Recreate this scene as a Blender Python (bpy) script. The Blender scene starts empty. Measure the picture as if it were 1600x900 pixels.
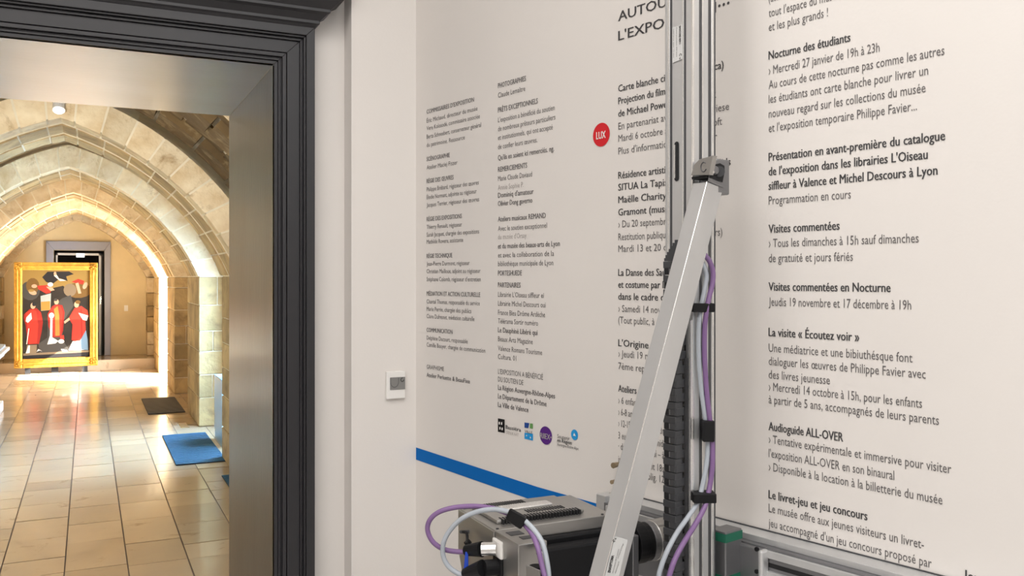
import bpy, bmesh, math, random
from mathutils import Vector, Matrix
random.seed(7)
C = bpy.context.scene.collection
# ------------------------------------------------------------------ camera
FPX, EYE, HZ = 1375.0, 1.6, 435.0
RT = Vector((.90073, -.43438, 0)); FW = Vector((.43438, .90073, 0)); UP = Vector((0, 0, 1))
cam = bpy.data.cameras.new('camera'); camo = bpy.data.objects.new('camera', cam); C.objects.link(camo)
cam.sensor_width = 36; cam.lens = 36*FPX/1600; cam.shift_y = -(450-HZ)/1600; cam.clip_start = .05
camo.matrix_world = Matrix(((RT.x, 0, -FW.x, 0), (RT.y, 0, -FW.y, 0), (0, 1, 0, EYE), (0, 0, 0, 1)))
bpy.context.scene.camera = camo
# ------------------------------------------------------------------ world, sun, lights, exposure
vs = bpy.context.scene.view_settings
vs.view_transform = 'Standard'; vs.look = 'None'; vs.gamma = 1; vs.exposure = 0.76
w = bpy.data.worlds.new('sky'); bpy.context.scene.world = w; w.use_nodes = True
bg = w.node_tree.nodes['Background']; bg.inputs[0].default_value = (.62, .80, 1, 1); bg.inputs[1].default_value = 5.0
def light(name, kind, loc, energy, col, size=None, size_y=None, direction=None, spread=None):
    l = bpy.data.lights.new(name, kind); o = bpy.data.objects.new(name, l); C.objects.link(o)
    o.location = loc; l.energy = energy; l.color = col
    if kind == 'AREA':
        l.shape = 'RECTANGLE'; l.size = size; l.size_y = size_y or size
        if spread: l.spread = math.radians(spread)
    elif kind == 'POINT': l.shadow_soft_size = size or .1
    if direction: o.rotation_euler = Vector(direction).to_track_quat('-Z', 'Y').to_euler()
    return o
sun = light('sun', 'SUN', (6, -2, 6), 34, (1, .96, .88), direction=(-.80, .50, -.50)); sun.data.angle = .01
light('gallery_ceiling_light', 'AREA', (-.8, -.4, 3.4), 92, (1, .972, .945), 3.6, 3.6, (0, 0, -1))
light('gallery_ceiling_light', 'AREA', (1.9, -1.6, 3.3), 34, (.86, .95, 1), 2.0, 2.6, (-.1, .25, -1))
light('window_daylight', 'AREA', (1.72, 8.95, 1.1), 640, (.36, .64, 1), 1.3, 1.5, (-1, 0, -.15))
light('window_daylight', 'AREA', (1.72, 15.1, 1.1), 230, (.92, .96, 1), 1.5, 1.5, (-1, 0, -.1))
for y, e in ((5.6, 1.5), (9.1, 9), (12.1, 15), (14.9, 9), (16.8, 12)):
    light('vault_fill', 'AREA', (-.2, y, .9), e, (1, .84, .60), 1.2, 1.2, (0, 0, 1))  # unseen upward fill panels added to warm the vault, no fittings there
light('corridor_fill', 'AREA', (-.5, 3.75, 2.0), 15, (1, .97, .90), .9, .4, (.14, 1, .06), 85)  # these three are unseen fills added to brighten arch faces and corridor
light('corridor_fill', 'AREA', (.2, 4.6, 2.5), 12, (.93, .96, 1), 1.2, .8, (0, .25, -1))
light('corridor_fill', 'AREA', (-.17, 11.5, 2.6), 3, (1, .92, .8), .6, .3, (0, 1, -.2))
# ------------------------------------------------------------------ helpers
def P(px, py, z):
    return RT*((px-800)/FPX*z) + FW*z + UP*(EYE+(HZ-py)/FPX*z)
P0 = P(650, HZ, 2.726); P0.z = 0
U = (RT*.63170 + FW*-.77550).normalized(); N = (RT*-.77550 + FW*-.63170).normalized()
def hit(px, py, org, nrm, d=0):
    D = RT*((px-800)/FPX) + FW + UP*((HZ-py)/FPX); e = Vector((0, 0, EYE))
    return e + D*(((org+nrm*d)-e).dot(nrm)/D.dot(nrm))
def wl(px, py, d=0):                       # pixel -> (u, height) on the plane d in front of the text wall
    p = hit(px, py, P0, N, d); return (p-P0).dot(U), p.z
def W(u, d, z): return P0 + U*u + N*d + UP*z
WM = Matrix(((U.x, -N.x, 0, P0.x), (U.y, -N.y, 0, P0.y), (0, 0, 1, 0), (0, 0, 0, 1)))
def props(o, label=None, cat=None, group=None, kind=None):
    for k, v in (('label', label), ('category', cat), ('group', group), ('kind', kind)):
        if v: o[k] = v
    return o
def obj(name, verts, faces, mat, parent=None, bevel=0, smooth=False, seg=2):
    """verts in world coordinates"""
    inv = parent.matrix_world.inverted() if parent else Matrix()
    root = parent
    vv = [Vector(v) for v in verts]
    if parent is None:
        org = sum(vv, Vector())/len(vv); org.z = min(v.z for v in vv)
    me = bpy.data.meshes.new(name)
    if parent is None: me.from_pydata([v-org for v in vv], [], faces)
    else: me.from_pydata([inv @ v for v in vv], [], faces)
    bm = bmesh.new(); bm.from_mesh(me); bmesh.ops.recalc_face_normals(bm, faces=bm.faces); bm.to_mesh(me); bm.free()
    me.materials.append(mat)
    if smooth:
        me.shade_smooth()
    o = bpy.data.objects.new(name, me); C.objects.link(o)
    if parent is None: o.location = org; o.matrix_world = Matrix.Translation(org)
    else: o.parent = parent; o.matrix_world = parent.matrix_world.copy(); o.matrix_parent_inverse = Matrix(); o.matrix_basis = Matrix()
    if bevel:
        m = o.modifiers.new('bevel', 'BEVEL'); m.width = bevel; m.segments = seg; m.limit_method = 'ANGLE'
    return o
def empty(name, loc, rz=0, parent=None):
    o = bpy.data.objects.new(name, None); C.objects.link(o); o.empty_display_size = .05
    m = Matrix.Translation(loc) @ Matrix.Rotation(rz, 4, 'Z')
    o.matrix_basis = m; o.matrix_world = m
    return o
class MB:
    def __init__(s): s.v = []; s.f = []
    def add(s, v, f):
        b = len(s.v); s.v += [Vector(x) for x in v]; s.f += [tuple(b+i for i in q) for q in f]; return s
    def hexa(s, p):   # 8 points: bottom 4 ccw, top 4 ccw
        return s.add(p, [(0,3,2,1),(4,5,6,7),(0,1,5,4),(1,2,6,5),(2,3,7,6),(3,0,4,7)])
    def box(s, x0, x1, y0, y1, z0, z1, M=None):
        p = [Vector(q) for q in ((x0,y0,z0),(x1,y0,z0),(x1,y1,z0),(x0,y1,z0),(x0,y0,z1),(x1,y0,z1),(x1,y1,z1),(x0,y1,z1))]
        if M is not None: p = [M @ q for q in p]
        return s.hexa(p)
    def wbox(s, u0, u1, d0, d1, z0, z1):
        return s.hexa([W(u0,d1,z0),W(u1,d1,z0),W(u1,d0,z0),W(u0,d0,z0),W(u0,d1,z1),W(u1,d1,z1),W(u1,d0,z1),W(u0,d0,z1)])
    def cyl(s, a, b, r0, r1=None, n=20, caps=True):
        a, b = Vector(a), Vector(b); r1 = r0 if r1 is None else r1
        ax = (b-a).normalized(); t = ax.orthogonal().normalized(); q = ax.cross(t)
        v = []
        for c, r in ((a, r0), (b, r1)):
            for i in range(n):
                an = 2*math.pi*i/n; v.append(c + t*(r*math.cos(an)) + q*(r*math.sin(an)))
        f = [(i, (i+1) % n, n+(i+1) % n, n+i) for i in range(n)]
        if caps: f += [tuple(range(n))[::-1], tuple(range(n, 2*n))]
        return s.add(v, f)
    def tube(s, pts, r, n=10, sub=6):
        pts = [Vector(p) for p in pts]; P_ = [pts[0]*2-pts[1]] + pts + [pts[-1]*2-pts[-2]]; L = []
        for i in range(1, len(P_)-2):
            for k in range(sub):
                t = k/sub; a, b, c, d = P_[i-1:i+3]
                L.append(.5*((2*b)+(c-a)*t+(2*a-5*b+4*c-d)*t*t+(3*b-a-3*c+d)*t**3))
        L.append(pts[-1]); v = []; nrm = None
        for i, p in enumerate(L):
            tg = (L[min(i+1, len(L)-1)]-L[max(i-1, 0)]).normalized()
            nrm = tg.orthogonal().normalized() if nrm is None else (nrm-tg*nrm.dot(tg)).normalized()
            bi = tg.cross(nrm)
            for k in range(n):
                an = 2*math.pi*k/n; v.append(p+nrm*(r*math.cos(an))+bi*(r*math.sin(an)))
        f = []
        for i in range(len(L)-1):
            for k in range(n):
                f.append((i*n+k, i*n+(k+1) % n, (i+1)*n+(k+1) % n, (i+1)*n+k))
        f += [tuple(range(n))[::-1], tuple(range((len(L)-1)*n, len(L)*n))]
        return s.add(v, f)
    def obj(s, name, mat, parent=None, **k): return obj(name, s.v, s.f, mat, parent, **k)
def box(name, mat, b, parent=None, **k): return MB().box(*b).obj(name, mat, parent, **k)
def wbox(name, mat, b, parent=None, **k): return MB().wbox(*b).obj(name, mat, parent, **k)
# ------------------------------------------------------------------ materials
def mat(name, col, rough=.5, metal=0, noise=0, nscale=8, rnd=0, bump=0, bscale=40, col2=None, stretch=None, spec=None, coat=0):
    m = bpy.data.materials.new(name); m.use_nodes = True; nt = m.node_tree; b = nt.nodes['Principled BSDF']
    b.inputs['Base Color'].default_value = (*col, 1); b.inputs['Roughness'].default_value = rough; b.inputs['Metallic'].default_value = metal
    if spec is not None: b.inputs['Specular IOR Level'].default_value = spec
    if coat: b.inputs['Coat Weight'].default_value = coat
    co = nt.nodes.new('ShaderNodeTexCoord'); src = co.outputs['Object']
    if stretch:
        mp = nt.nodes.new('ShaderNodeMapping'); mp.inputs['Scale'].default_value = stretch; nt.links.new(src, mp.inputs[0]); src = mp.outputs[0]
    last = None
    if noise:
        n = nt.nodes.new('ShaderNodeTexNoise'); n.inputs['Scale'].default_value = nscale; n.inputs['Detail'].default_value = 6; nt.links.new(src, n.inputs['Vector'])
        mr = nt.nodes.new('ShaderNodeMapRange'); mr.inputs[1].default_value = .3; mr.inputs[2].default_value = .7; nt.links.new(n.outputs['Fac'], mr.inputs[0])
        mx = nt.nodes.new('ShaderNodeMix'); mx.data_type = 'RGBA'; nt.links.new(mr.outputs[0], mx.inputs[0])
        c2 = col2 or tuple(c*(1-noise) for c in col)
        mx.inputs[6].default_value = (*col, 1); mx.inputs[7].default_value = (*c2, 1); last = mx.outputs[2]
    if rnd:
        oi = nt.nodes.new('ShaderNodeObjectInfo'); mr2 = nt.nodes.new('ShaderNodeMapRange'); mr2.inputs[3].default_value = 1-rnd; mr2.inputs[4].default_value = 1+rnd*.4
        nt.links.new(oi.outputs['Random'], mr2.inputs[0]); hs = nt.nodes.new('ShaderNodeHueSaturation'); nt.links.new(mr2.outputs[0], hs.inputs['Value'])
        if last: nt.links.new(last, hs.inputs['Color'])
        else: hs.inputs['Color'].default_value = (*col, 1)
        last = hs.outputs[0]
    if last: nt.links.new(last, b.inputs['Base Color'])
    if bump:
        n2 = nt.nodes.new('ShaderNodeTexNoise'); n2.inputs['Scale'].default_value = bscale; n2.inputs['Detail'].default_value = 8; nt.links.new(src, n2.inputs['Vector'])
        bp = nt.nodes.new('ShaderNodeBump'); bp.inputs['Strength'].default_value = bump; bp.inputs['Distance'].default_value = .02
        nt.links.new(n2.outputs['Fac'], bp.inputs['Height']); nt.links.new(bp.outputs[0], b.inputs['Normal'])
    return m
M = dict(
 wall=mat('painted_plaster', (.745, .706, .670), .75, noise=.03, nscale=1.5, bump=.02, bscale=160),
 black=mat('black_paint', (.025, .0235, .026), .45, noise=.12, nscale=3),
 steel=mat('brushed_steel_lit', (.36, .42, .53), .30, .95, noise=.16, nscale=2.2, stretch=(.6, 1.5, 1), bump=.03, bscale=30),  # same steel as the jamb, its brighter reflections put into the colour
 steelj=mat('brushed_steel_shaded', (.105, .115, .145), .30, .9, noise=.35, nscale=2.6, stretch=(1.6, 1.6, .5), bump=.03, bscale=30),  # same steel as the soffit, its shade put into a darker colour
 seam=mat('pale_seam', (.5, .5, .5), .4, .6),
 stone=mat('limestone', (.60, .42, .20), .85, noise=.42, nscale=3.5, rnd=.24, bump=.7, bscale=14),
 palestone=mat('pale_limestone', (.82, .70, .49), .85, noise=.3, nscale=6, rnd=.16, bump=.9, bscale=16, col2=(.60, .44, .25)),
 shadestone=mat('shaded_limestone', (.17, .105, .04), .9, noise=.45, nscale=3, rnd=.25, bump=.6, bscale=12),  # near vault limestone in shadow, the shade put into the dark brown
 mortar=mat('lime_mortar', (.80, .71, .54), .95, noise=.15),
 ochre=mat('ochre_plaster', (.74, .60, .36), .9, noise=.16, nscale=2.2),
 tile=mat('polished_limestone_tile', (.54, .405, .265), .22, noise=.25, nscale=3.2, rnd=.20, bump=.05, bscale=9, col2=(.50, .38, .26), coat=.2),
 grout=mat('grout', (.14, .10, .075), .8),
 alu=mat('anodised_aluminium', (.68, .68, .68), .40, .7, noise=.07, nscale=7, stretch=(3, 3, .6)),
 alud=mat('aluminium_groove', (.10, .10, .105), .5, .6),
 aluwarm=mat('extruded_aluminium_tube', (.62, .62, .62), .40, .75, noise=.06, nscale=7, stretch=(2, 2, .5)),
 bright=mat('polished_metal_and_highlight', (.92, .91, .89), .25, .85),
 greyplate=mat('grey_machined_plate', (.27, .27, .28), .38, .85, noise=.1),
 motor=mat('motor_housing_metal', (.44, .425, .405), .36, .85, noise=.1, nscale=6),
 blackp=mat('black_plastic', (.006, .006, .007), .5, spec=.25),
 chain=mat('dark_grey_plastic', (.045, .046, .05), .45),
 darkhole=mat('dark_gap', (.006, .006, .007), .8),
 purple=mat('purple_cable_sheath', (.20, .11, .255), .45),
 greyc=mat('pale_grey_cable_sheath', (.38, .41, .45), .45),
 bluep=mat('blue_plastic', (.006, .05, .42), .4),
 blue=mat('blue_wall_stripe', (.002, .13, .45), .75, spec=.15),
 white=mat('white_plastic', (.80, .78, .75), .4),
 label=mat('silver_sticker', (.62, .62, .61), .5, .1),
 screen=mat('grey_display', (.22, .215, .205), .3),
 ink=mat('charcoal_print', (.045, .043, .045), .7),
 ink2=mat('grey_print', (.12, .11, .11), .7),
 inkl=mat('light_grey_print', (.42, .39, .37), .7),
 red=mat('red_print', (.62, .012, .02), .6),
 whitep=mat('white_print', (.85, .83, .80), .6),
 violet=mat('violet_print', (.085, .01, .20), .6),
 cyan=mat('cyan_print', (.01, .30, .68), .6),
 green=mat('green_print', (.13, .32, .09), .6),
 navy=mat('navy_print', (.01, .06, .28), .6),
 greenp=mat('green_seal', (.01, .12, .07), .5),
 gold=mat('gilded_wood', (.62, .34, .05), .33, .55, noise=.35, nscale=14, bump=.5, bscale=40),
 matg=mat('ribbed_dark_mat', (.085, .075, .068), .7),
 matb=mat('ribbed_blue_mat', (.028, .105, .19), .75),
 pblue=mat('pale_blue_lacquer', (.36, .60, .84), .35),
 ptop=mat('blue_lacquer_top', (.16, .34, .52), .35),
 bronze=mat('weathered_wood_carving', (.30, .22, .13), .6, noise=.4, nscale=20),
 marble=mat('white_stone', (.80, .80, .79), .5, noise=.08),
 slate=mat('blue_grey_slab', (.33, .45, .58), .4, noise=.15),
 doorframe=mat('grey_door_paint', (.30, .305, .36), .5),
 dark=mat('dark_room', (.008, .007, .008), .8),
 gfloor=mat('grey_resin_floor', (.60, .585, .57), .45, noise=.1),
 brass=mat('brass_plate', (.75, .60, .35), .3, .8),
)
def emis(name, col, s):
    m = bpy.data.materials.new(name); m.use_nodes = True; b = m.node_tree.nodes['Principled BSDF']
    b.inputs['Base Color'].default_value = (*col, 1); b.inputs['Emission Color'].default_value = (*col, 1); b.inputs['Emission Strength'].default_value = s; return m
def weather(m, dark, lo, hi, sc, joints=True):
    nt = m.node_tree; b = nt.nodes['Principled BSDF']; src = b.inputs['Base Color'].links[0].from_socket
    tc = nt.nodes.new('ShaderNodeTexCoord'); n = nt.nodes.new('ShaderNodeTexNoise'); n.inputs['Scale'].default_value = sc; n.inputs['Detail'].default_value = 9; n.inputs['Roughness'].default_value = .68; n.inputs['Distortion'].default_value = .8
    geo = nt.nodes.new('ShaderNodeNewGeometry'); nt.links.new(geo.outputs['Position'], n.inputs['Vector'])
    mr = nt.nodes.new('ShaderNodeMapRange'); mr.inputs[1].default_value = lo; mr.inputs[2].default_value = hi; nt.links.new(n.outputs['Fac'], mr.inputs[0])
    mx = nt.nodes.new('ShaderNodeMix'); mx.data_type = 'RGBA'; nt.links.new(mr.outputs[0], mx.inputs[0]); nt.links.new(src, mx.inputs[6]); mx.inputs[7].default_value = (*dark, 1); nt.links.new(mx.outputs[2], b.inputs['Base Color'])
weather(M['stone'], (.20, .13, .06), .50, .72, 3.0)
weather(M['palestone'], (.36, .24, .12), .56, .74, 5.5)
weather(M['shadestone'], (.34, .25, .13), .50, .70, 3.5)
weather(M['tile'], (.26, .17, .10), .60, .78, 4.5)
M['lamp'] = emis('lit_lamp_glass', (1, .97, .92), 1.2)
M['exit'] = emis('lit_exit_sign', (.85, .95, 1), .8)
# ------------------------------------------------------------------ structure: gallery room
S = 'structure'
YW, YC = 2.665, 3.56           # wall face, corridor face of the doorway wall
TOPH = 2.232                    # soffit height
XJ = P(428, HZ, 1).x/P(428, HZ, 1).y*2.647      # right jamb plane
XL = -1.05                      # left jamb
floor = props(box('floor', M['gfloor'], (-5, 5, -5, YC-.02, -.1, 0)), kind=S)
props(box('ceiling', M['wall'], (-5, 5, -5, YC, 3.6, 3.7)), kind=S)
wb = MB(); wb.box(-5, XL-.02, YW, YC, 0, 3.6); wb.box(XJ+.02, 2.6, YW, YC, 0, 3.6); wb.box(XL-.02, XJ+.02, YW, YC, TOPH+.02, 3.6)
props(wb.obj('wall_back', M['wall']), kind=S)
props(box('wall_left', M['wall'], (-5.1, -5, -5, YC, 0, 3.6)), kind=S)
props(box('wall_front', M['wall'], (-5, 5, -5.1, -5, 0, 3.6)), kind=S)
wall_right = props(wbox('wall_right', M['wall'], (-.25, 7.6, -.2, 0, 0, 3.6)), kind=S)
# pilaster
XP0 = hit(549, HZ, Vector((0, 2.585, 0)), Vector((0, 1, 0))).x; XP1 = P0.x
props(box('trim_pilaster', M['wall'], (XP0, XP1+.03, P0.y, YW+.01, 0, 3.6), bevel=.002), kind=S).name = 'trim_1'
# blue stripe on the wall
def wquad(pts, d=.0012):
    return [W(*(lambda t: (t[0], d, t[1]))(wl(x, y))) for x, y in pts]
def flat(name, mt, pts, parent, d=.0012):
    v = wquad(pts, d); f = [tuple(range(len(v)))]
    return obj(name, v, f, mt, parent)
flat('blue_stripe', M['blue'], [(650.5, 699), (650.5, 718), (772, 760.5), (858, 790), (948, 822), (948, 791), (841, 761)], wall_right)
# ------------------------------------------------------------------ doorway casing and steel lining
cas = props(empty('trim', (XJ, YW, 0)), kind=S); cas.name = 'trim_2'
def casing(o0, o1, y0, y1, name):      # a mitred strip round the opening between offsets o0 and o1
    m = MB()
    m.hexa([(XJ+o0,y0,0),(XJ+o1,y0,0),(XJ+o1,y1,0),(XJ+o0,y1,0),(XJ+o0,y0,TOPH+o0),(XJ+o1,y0,TOPH+o1),(XJ+o1,y1,TOPH+o1),(XJ+o0,y1,TOPH+o0)])
    m.hexa([(XL-o0,y0,TOPH+o0),(XJ+o0,y0,TOPH+o0),(XJ+o0,y1,TOPH+o0),(XL-o0,y1,TOPH+o0),(XL-o1,y0,TOPH+o1),(XJ+o1,y0,TOPH+o1),(XJ+o1,y1,TOPH+o1),(XL-o1,y1,TOPH+o1)])
    m.hexa([(XL-o1,y0,0),(XL-o0,y0,0),(XL-o0,y1,0),(XL-o1,y1,0),(XL-o1,y0,TOPH+o1),(XL-o0,y0,TOPH+o0),(XL-o0,y1,TOPH+o0),(XL-o1,y1,TOPH+o1)])
    return m.obj(name, M['black'], cas, bevel=.0015)
YF = 2.647
for a, b, y in ((0, .011, YF-.004), (.011, .017, YF-.010), (.017, .022, YF-.006), (.022, .0335, YF-.015), (.0335, .036, YF+.004), (.036, .073, YF-.012), (.073, .078, YF-.020), (.078, .083, YF-.014), (.083, .089, YF-.024), (.089, .114, YF-.032)):
    casing(a, b, y, YW+.001, 'moulding')
# cornice over the casing, mitred return at its right end
prof = [(0, .000), (.006, .006), (.012, .010), (.012, .018), (.028, .034), (.038, .040), (.038, .048), (.060, .070), (.075, .078), (.075, .092), (.086, .098), (.086, .17), (.0, .17)]
XO = XJ+.114; ZO = TOPH+.114
for i in range(len(prof)-2):
    (p0, h0), (p1, h1) = prof[i], prof[i+1]
    if h1-h0 < .0005: continue
    m = MB(); y = YF-.032
    m.hexa([(XL-.12, y-p0, ZO+h0), (XO+p0, y-p0, ZO+h0), (XO+p0, YW+.001, ZO+h0), (XL-.12, YW+.001, ZO+h0),
            (XL-.12, y-p1, ZO+h1), (XO+p1, y-p1, ZO+h1), (XO+p1, YW+.001, ZO+h1), (XL-.12, YW+.001, ZO+h1)])
    m.obj('cornice', M['black'], cas)
lin = props(empty('trim', (XJ, YC, 0)), kind=S); lin.name = 'trim_3'
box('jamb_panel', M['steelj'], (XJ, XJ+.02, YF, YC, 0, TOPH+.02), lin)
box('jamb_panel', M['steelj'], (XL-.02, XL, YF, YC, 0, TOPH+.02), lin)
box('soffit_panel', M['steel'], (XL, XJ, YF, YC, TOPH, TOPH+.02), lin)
box('corner_seam', M['seam'], (XJ-.0015, XJ+.001, YF, YC, TOPH-.0015, TOPH+.001), lin)
# ------------------------------------------------------------------ corridor
XC, HW, SPR = -.17, 1.25, 1.62
CX, CY, R0 = -.548, -.749, 1.947
def arcpt(o, t):   # t in [-1,1]; returns (x,z) on the pointed intrados enlarged by o
    r = R0+o; a0 = math.asin(-CY/r); a1 = math.acos(-CX/r); s = 1 if t >= 0 else -1
    a = a1 + (a0-a1)*abs(t); return XC + s*(CX+r*math.cos(a)), SPR + CY + r*math.sin(a)
def shell(name, o0, o1, y0, y1, mt, parent, n=24):
    m = MB(); v = []
    for i in range(n+1):
        t = -1+2*i/n; a = arcpt(o0, t); b = arcpt(o1, t)
        v += [(a[0], y0, a[1]), (b[0], y0, b[1]), (b[0], y1, b[1]), (a[0], y1, a[1])]
    f = [(0,1,2,3), (4*n, 4*n+3, 4*n+2, 4*n+1)]
    for i in range(n):
        for k in range(4): f.append((4*i+k, 4*i+(k+1) % 4, 4*i+4+(k+1) % 4, 4*i+4+k))
    return m.add(v, f).obj(name, mt, parent)
def voussoirs(o0, o1, y0, y1, n, mt, parent, gap=.004, jit=.006, stuff=False, stag=0, proud=0):
    acc = MB()
    for i in range(n):
        t0 = -1+2*(i+stag)/n+gap; t1 = -1+2*(i+1+stag)/n-gap
        t0 = max(t0, -1); t1 = min(t1, 1)
        if t1-t0 < .02: continue
        if t0 < 0 < t1 and stag: pass
        j = random.uniform(-jit, jit) - proud; ts = [t0, (t0+t1)/2, t1]
        if t0 < 0 < t1: ts = [t0, 0, t1]
        v = []; f = []
        for t in ts:
            a = arcpt(o0+j, t); b = arcpt(o1, t)
            v += [(a[0], y0+.004, a[1]), (b[0], y0+.004, b[1]), (b[0], y1-.004, b[1]), (a[0], y1-.004, a[1])]
        f = [(0,1,2,3), (8,11,10,9)]
        for q in range(2):
            for k in range(4): f.append((4*q+k, 4*q+(k+1) % 4, 4*q+4+(k+1) % 4, 4*q+4+k))
        if stuff: acc.add(v, f)
        else: obj('stone', v, f, mt, parent)
    if stuff:
        o = acc.obj('stone_courses', mt, parent); o['kind'] = 'stuff'
# ceiling of the corridor
vault = props(empty('ceiling', (XC, 3.6, SPR)), kind=S)
shell('vault_backing', .40, .46, YC, 18.4, M['mortar'], vault)
shell('joint_mortar', .338, .42, 4.2, 6.99, M['mortar'], vault)
for q in (8.2, 11.2, 14.2): shell('joint_mortar', .312, .42, q, q+1.8, M['mortar'], vault)
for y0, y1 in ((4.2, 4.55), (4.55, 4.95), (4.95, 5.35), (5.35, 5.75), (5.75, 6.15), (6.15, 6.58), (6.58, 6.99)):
    voussoirs({6.58: .26, 6.15: .32, 5.75: .255, 5.35: .325, 4.95: .25}.get(y0, .30), .41, y0, y1, 13, M['palestone'] if y0 == 4.95 else M['shadestone'], vault, gap=.006, stag=random.choice((0, .5)), jit=.012)
ribs = [7.0, 10.0, 13.0, 16.0]
for r in ribs:
    e = (r+3 if r < 16 else 18.0); y = r+1.2; k = 0
    while y < e-.05:
        y2 = min(y+.31, e-.01); voussoirs(.30, .41, y, y2, 15, M['stone'], vault, stuff=(r > 12), stag=(k % 2)*.5); y = y2; k += 1
# transverse arches with their piers
for i, r in enumerate(ribs):
    t = props(empty('trim', (XC, r, 0)), kind=S); t.name = 'trim_%d' % (i+4)
    for ya, yb, of in ((.01, .22, .010), (.22, .34, .045), (.34, .72, .010), (.72, .84, .040), (.84, 1.19, .010)):
        shell('arch_core', of, .21, r+ya, r+yb, M['mortar'], t)
    voussoirs(.0, .21, r, r+.22, 19, M['palestone'], t, jit=.004)  # paler stone puts the light on the front ring into the colour
    voussoirs(.035, .20, r+.22, r+.34, 17, M['stone'], t, stag=.5, jit=.003)
    voussoirs(.0, .20, r+.34, r+.72, 17, M['stone'], t, jit=.005)
    voussoirs(.03, .20, r+.72, r+.84, 17, M['palestone'], t, stag=.5, jit=.003)
    voussoirs(.0, .20, r+.84, r+1.2, 17, M['stone'], t, jit=.005)
    for s in (1, -1):
        xi = XC+s*HW
        def pb(name, mt, xa, xb, ya, yb, za, zb): 
            return box(name, mt, (min(xa, xb), max(xa, xb), ya, yb, za, zb), t, bevel=.006, seg=1)
        box('pier_core_or_sun_block', M['mortar'], (min(xi+s*.012, xi+s*.40), max(xi+s*.012, xi+s*.40), r+.012, r+1.19, 0, SPR+.02), t)
        z = .0; c = 0
        while z < SPR-.01:
            h = random.choice((.22, .25, .28, .31)); z2 = z+h if z+h < SPR-.14 else SPR
            if c % 2 and z > 0:
                q = random.uniform(.12, .2)
                pb('stone', M['stone'], xi, xi+s*(q-.004), r, r+.55, z+.005, z2-.005); pb('stone', M['stone'], xi+s*(q+.004), xi+s*.40, r, r+.5, z+.005, z2-.005)
                pb('stone', M['stone'], xi, xi+s*.2, r+.56, r+1.2, z+.005, z2-.005)
            else:
                pb('stone', M['stone'], xi, xi+s*.40, r-random.uniform(0, .004), r+.32, z+.005, z2-.005)
                pb('stone', M['stone'], xi, xi+s*.2, r+.33, r+1.2, z+.005, z2-.005)
            z = z2; c += 1
        # engaged shaft on the front of the pier with a small moulded capital
        # (the thin rib visible beside each pier)
# side walls of the corridor
def sidewall(x0, x1, name, openings):
    m = MB(); y = YC
    for (a, b, z0, z1) in openings:
        m.box(x0, x1, y, a, 0, SPR+.9); m.box(x0, x1, a, b, 0, z0); m.box(x0, x1, a, b, z1, SPR+.9); y = b
    m.box(x0, x1, y, 18.4, 0, SPR+.9)
    return props(m.obj(name, M['palestone']), kind=S)
RX = 1.40
swr = sidewall(RX, RX+.16, 'wall_east', [(8.25, 9.6, .35, 1.75), (14.25, 15.95, .05, 1.95)])
swl = sidewall(-1.90, -1.74, 'wall_west', [])
box('pier_core_or_sun_block', M['mortar'], (RX+.3, RX+.4, 7.9, 9.9, 0, 2.4), swr)   # unseen slab added outside the near window to keep the sun out
# window 1 and 2: stone mullioned lights with panes
for k, (a, b, z0, z1, nb) in enumerate(((8.25, 9.6, .35, 1.75, 2), (14.25, 15.95, .05, 1.95, 1))):
    wn = props(empty('window', (RX+.08, (a+b)/2, z0)), kind=S); wn.name = 'window_%d' % (k+1)
    m = MB(); t_ = .04
    m.box(RX+.05, RX+.10, a, a+t_, z0, z1); m.box(RX+.05, RX+.10, b-t_, b, z0, z1); m.box(RX+.05, RX+.10, a, b, z0, z0+t_); m.box(RX+.05, RX+.10, a, b, z1-t_, z1)
    m.obj('window_frame', M['doorframe'], wn)
    for q in range(nb): box('mullion', M['doorframe'], (RX+.06, RX+.09, a+(b-a)*(q+1)/(nb+1)-.015, a+(b-a)*(q+1)/(nb+1)+.015, z0, z1), wn)
# far wall, step, door
FY = 18.0
def fx(px, y=FY): return hit(px, HZ, Vector((0, y, 0)), Vector((0, 1, 0))).x
def fz(px, py, y=FY): return hit(px, py, Vector((0, y, 0)), Vector((0, 1, 0))).z
dx0, dx1, dz = fx(84), fx(163), fz(120, 391)
m = MB(); m.box(-2, dx0, FY, FY+.3, 0, 3.4); m.box(dx1, 2, FY, FY+.3, 0, 3.4); m.box(dx0, dx1, FY, FY+.3, dz, 3.4)
farw = props(m.obj('wall_far', M['ochre']), kind=S)
box('light_switch', M['white'], (fx(194), fx(200), FY-.012, FY, fz(197, 486), fz(197, 477)), farw)
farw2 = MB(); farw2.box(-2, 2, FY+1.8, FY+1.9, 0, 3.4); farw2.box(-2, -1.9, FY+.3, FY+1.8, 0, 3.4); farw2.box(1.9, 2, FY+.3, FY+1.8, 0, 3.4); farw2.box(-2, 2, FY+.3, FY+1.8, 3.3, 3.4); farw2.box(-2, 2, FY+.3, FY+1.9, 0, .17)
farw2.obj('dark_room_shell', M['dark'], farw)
d1 = props(empty('door', (dx0, FY, .17)), kind=S); d1.name = 'door_1'
o0, o1 = fx(72), fx(173); zt = fz(120, 377)
m = MB(); m.hexa([(o0,FY-.06,.17),(dx0,FY-.06,.17),(dx0,FY,.17),(o0,FY,.17),(o0,FY-.06,zt),(dx0,FY-.06,dz),(dx0,FY,dz),(o0,FY,zt)])
m.hexa([(dx1,FY-.06,.17),(o1,FY-.06,.17),(o1,FY,.17),(dx1,FY,.17),(dx1,FY-.06,dz),(o1,FY-.06,zt),(o1,FY,zt),(dx1,FY,dz)])
m.hexa([(dx0,FY-.06,dz),(dx1,FY-.06,dz),(dx1,FY,dz),(dx0,FY,dz),(o0,FY-.06,zt),(o1,FY-.06,zt),(o1,FY,zt),(o0,FY,zt)])
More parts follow.
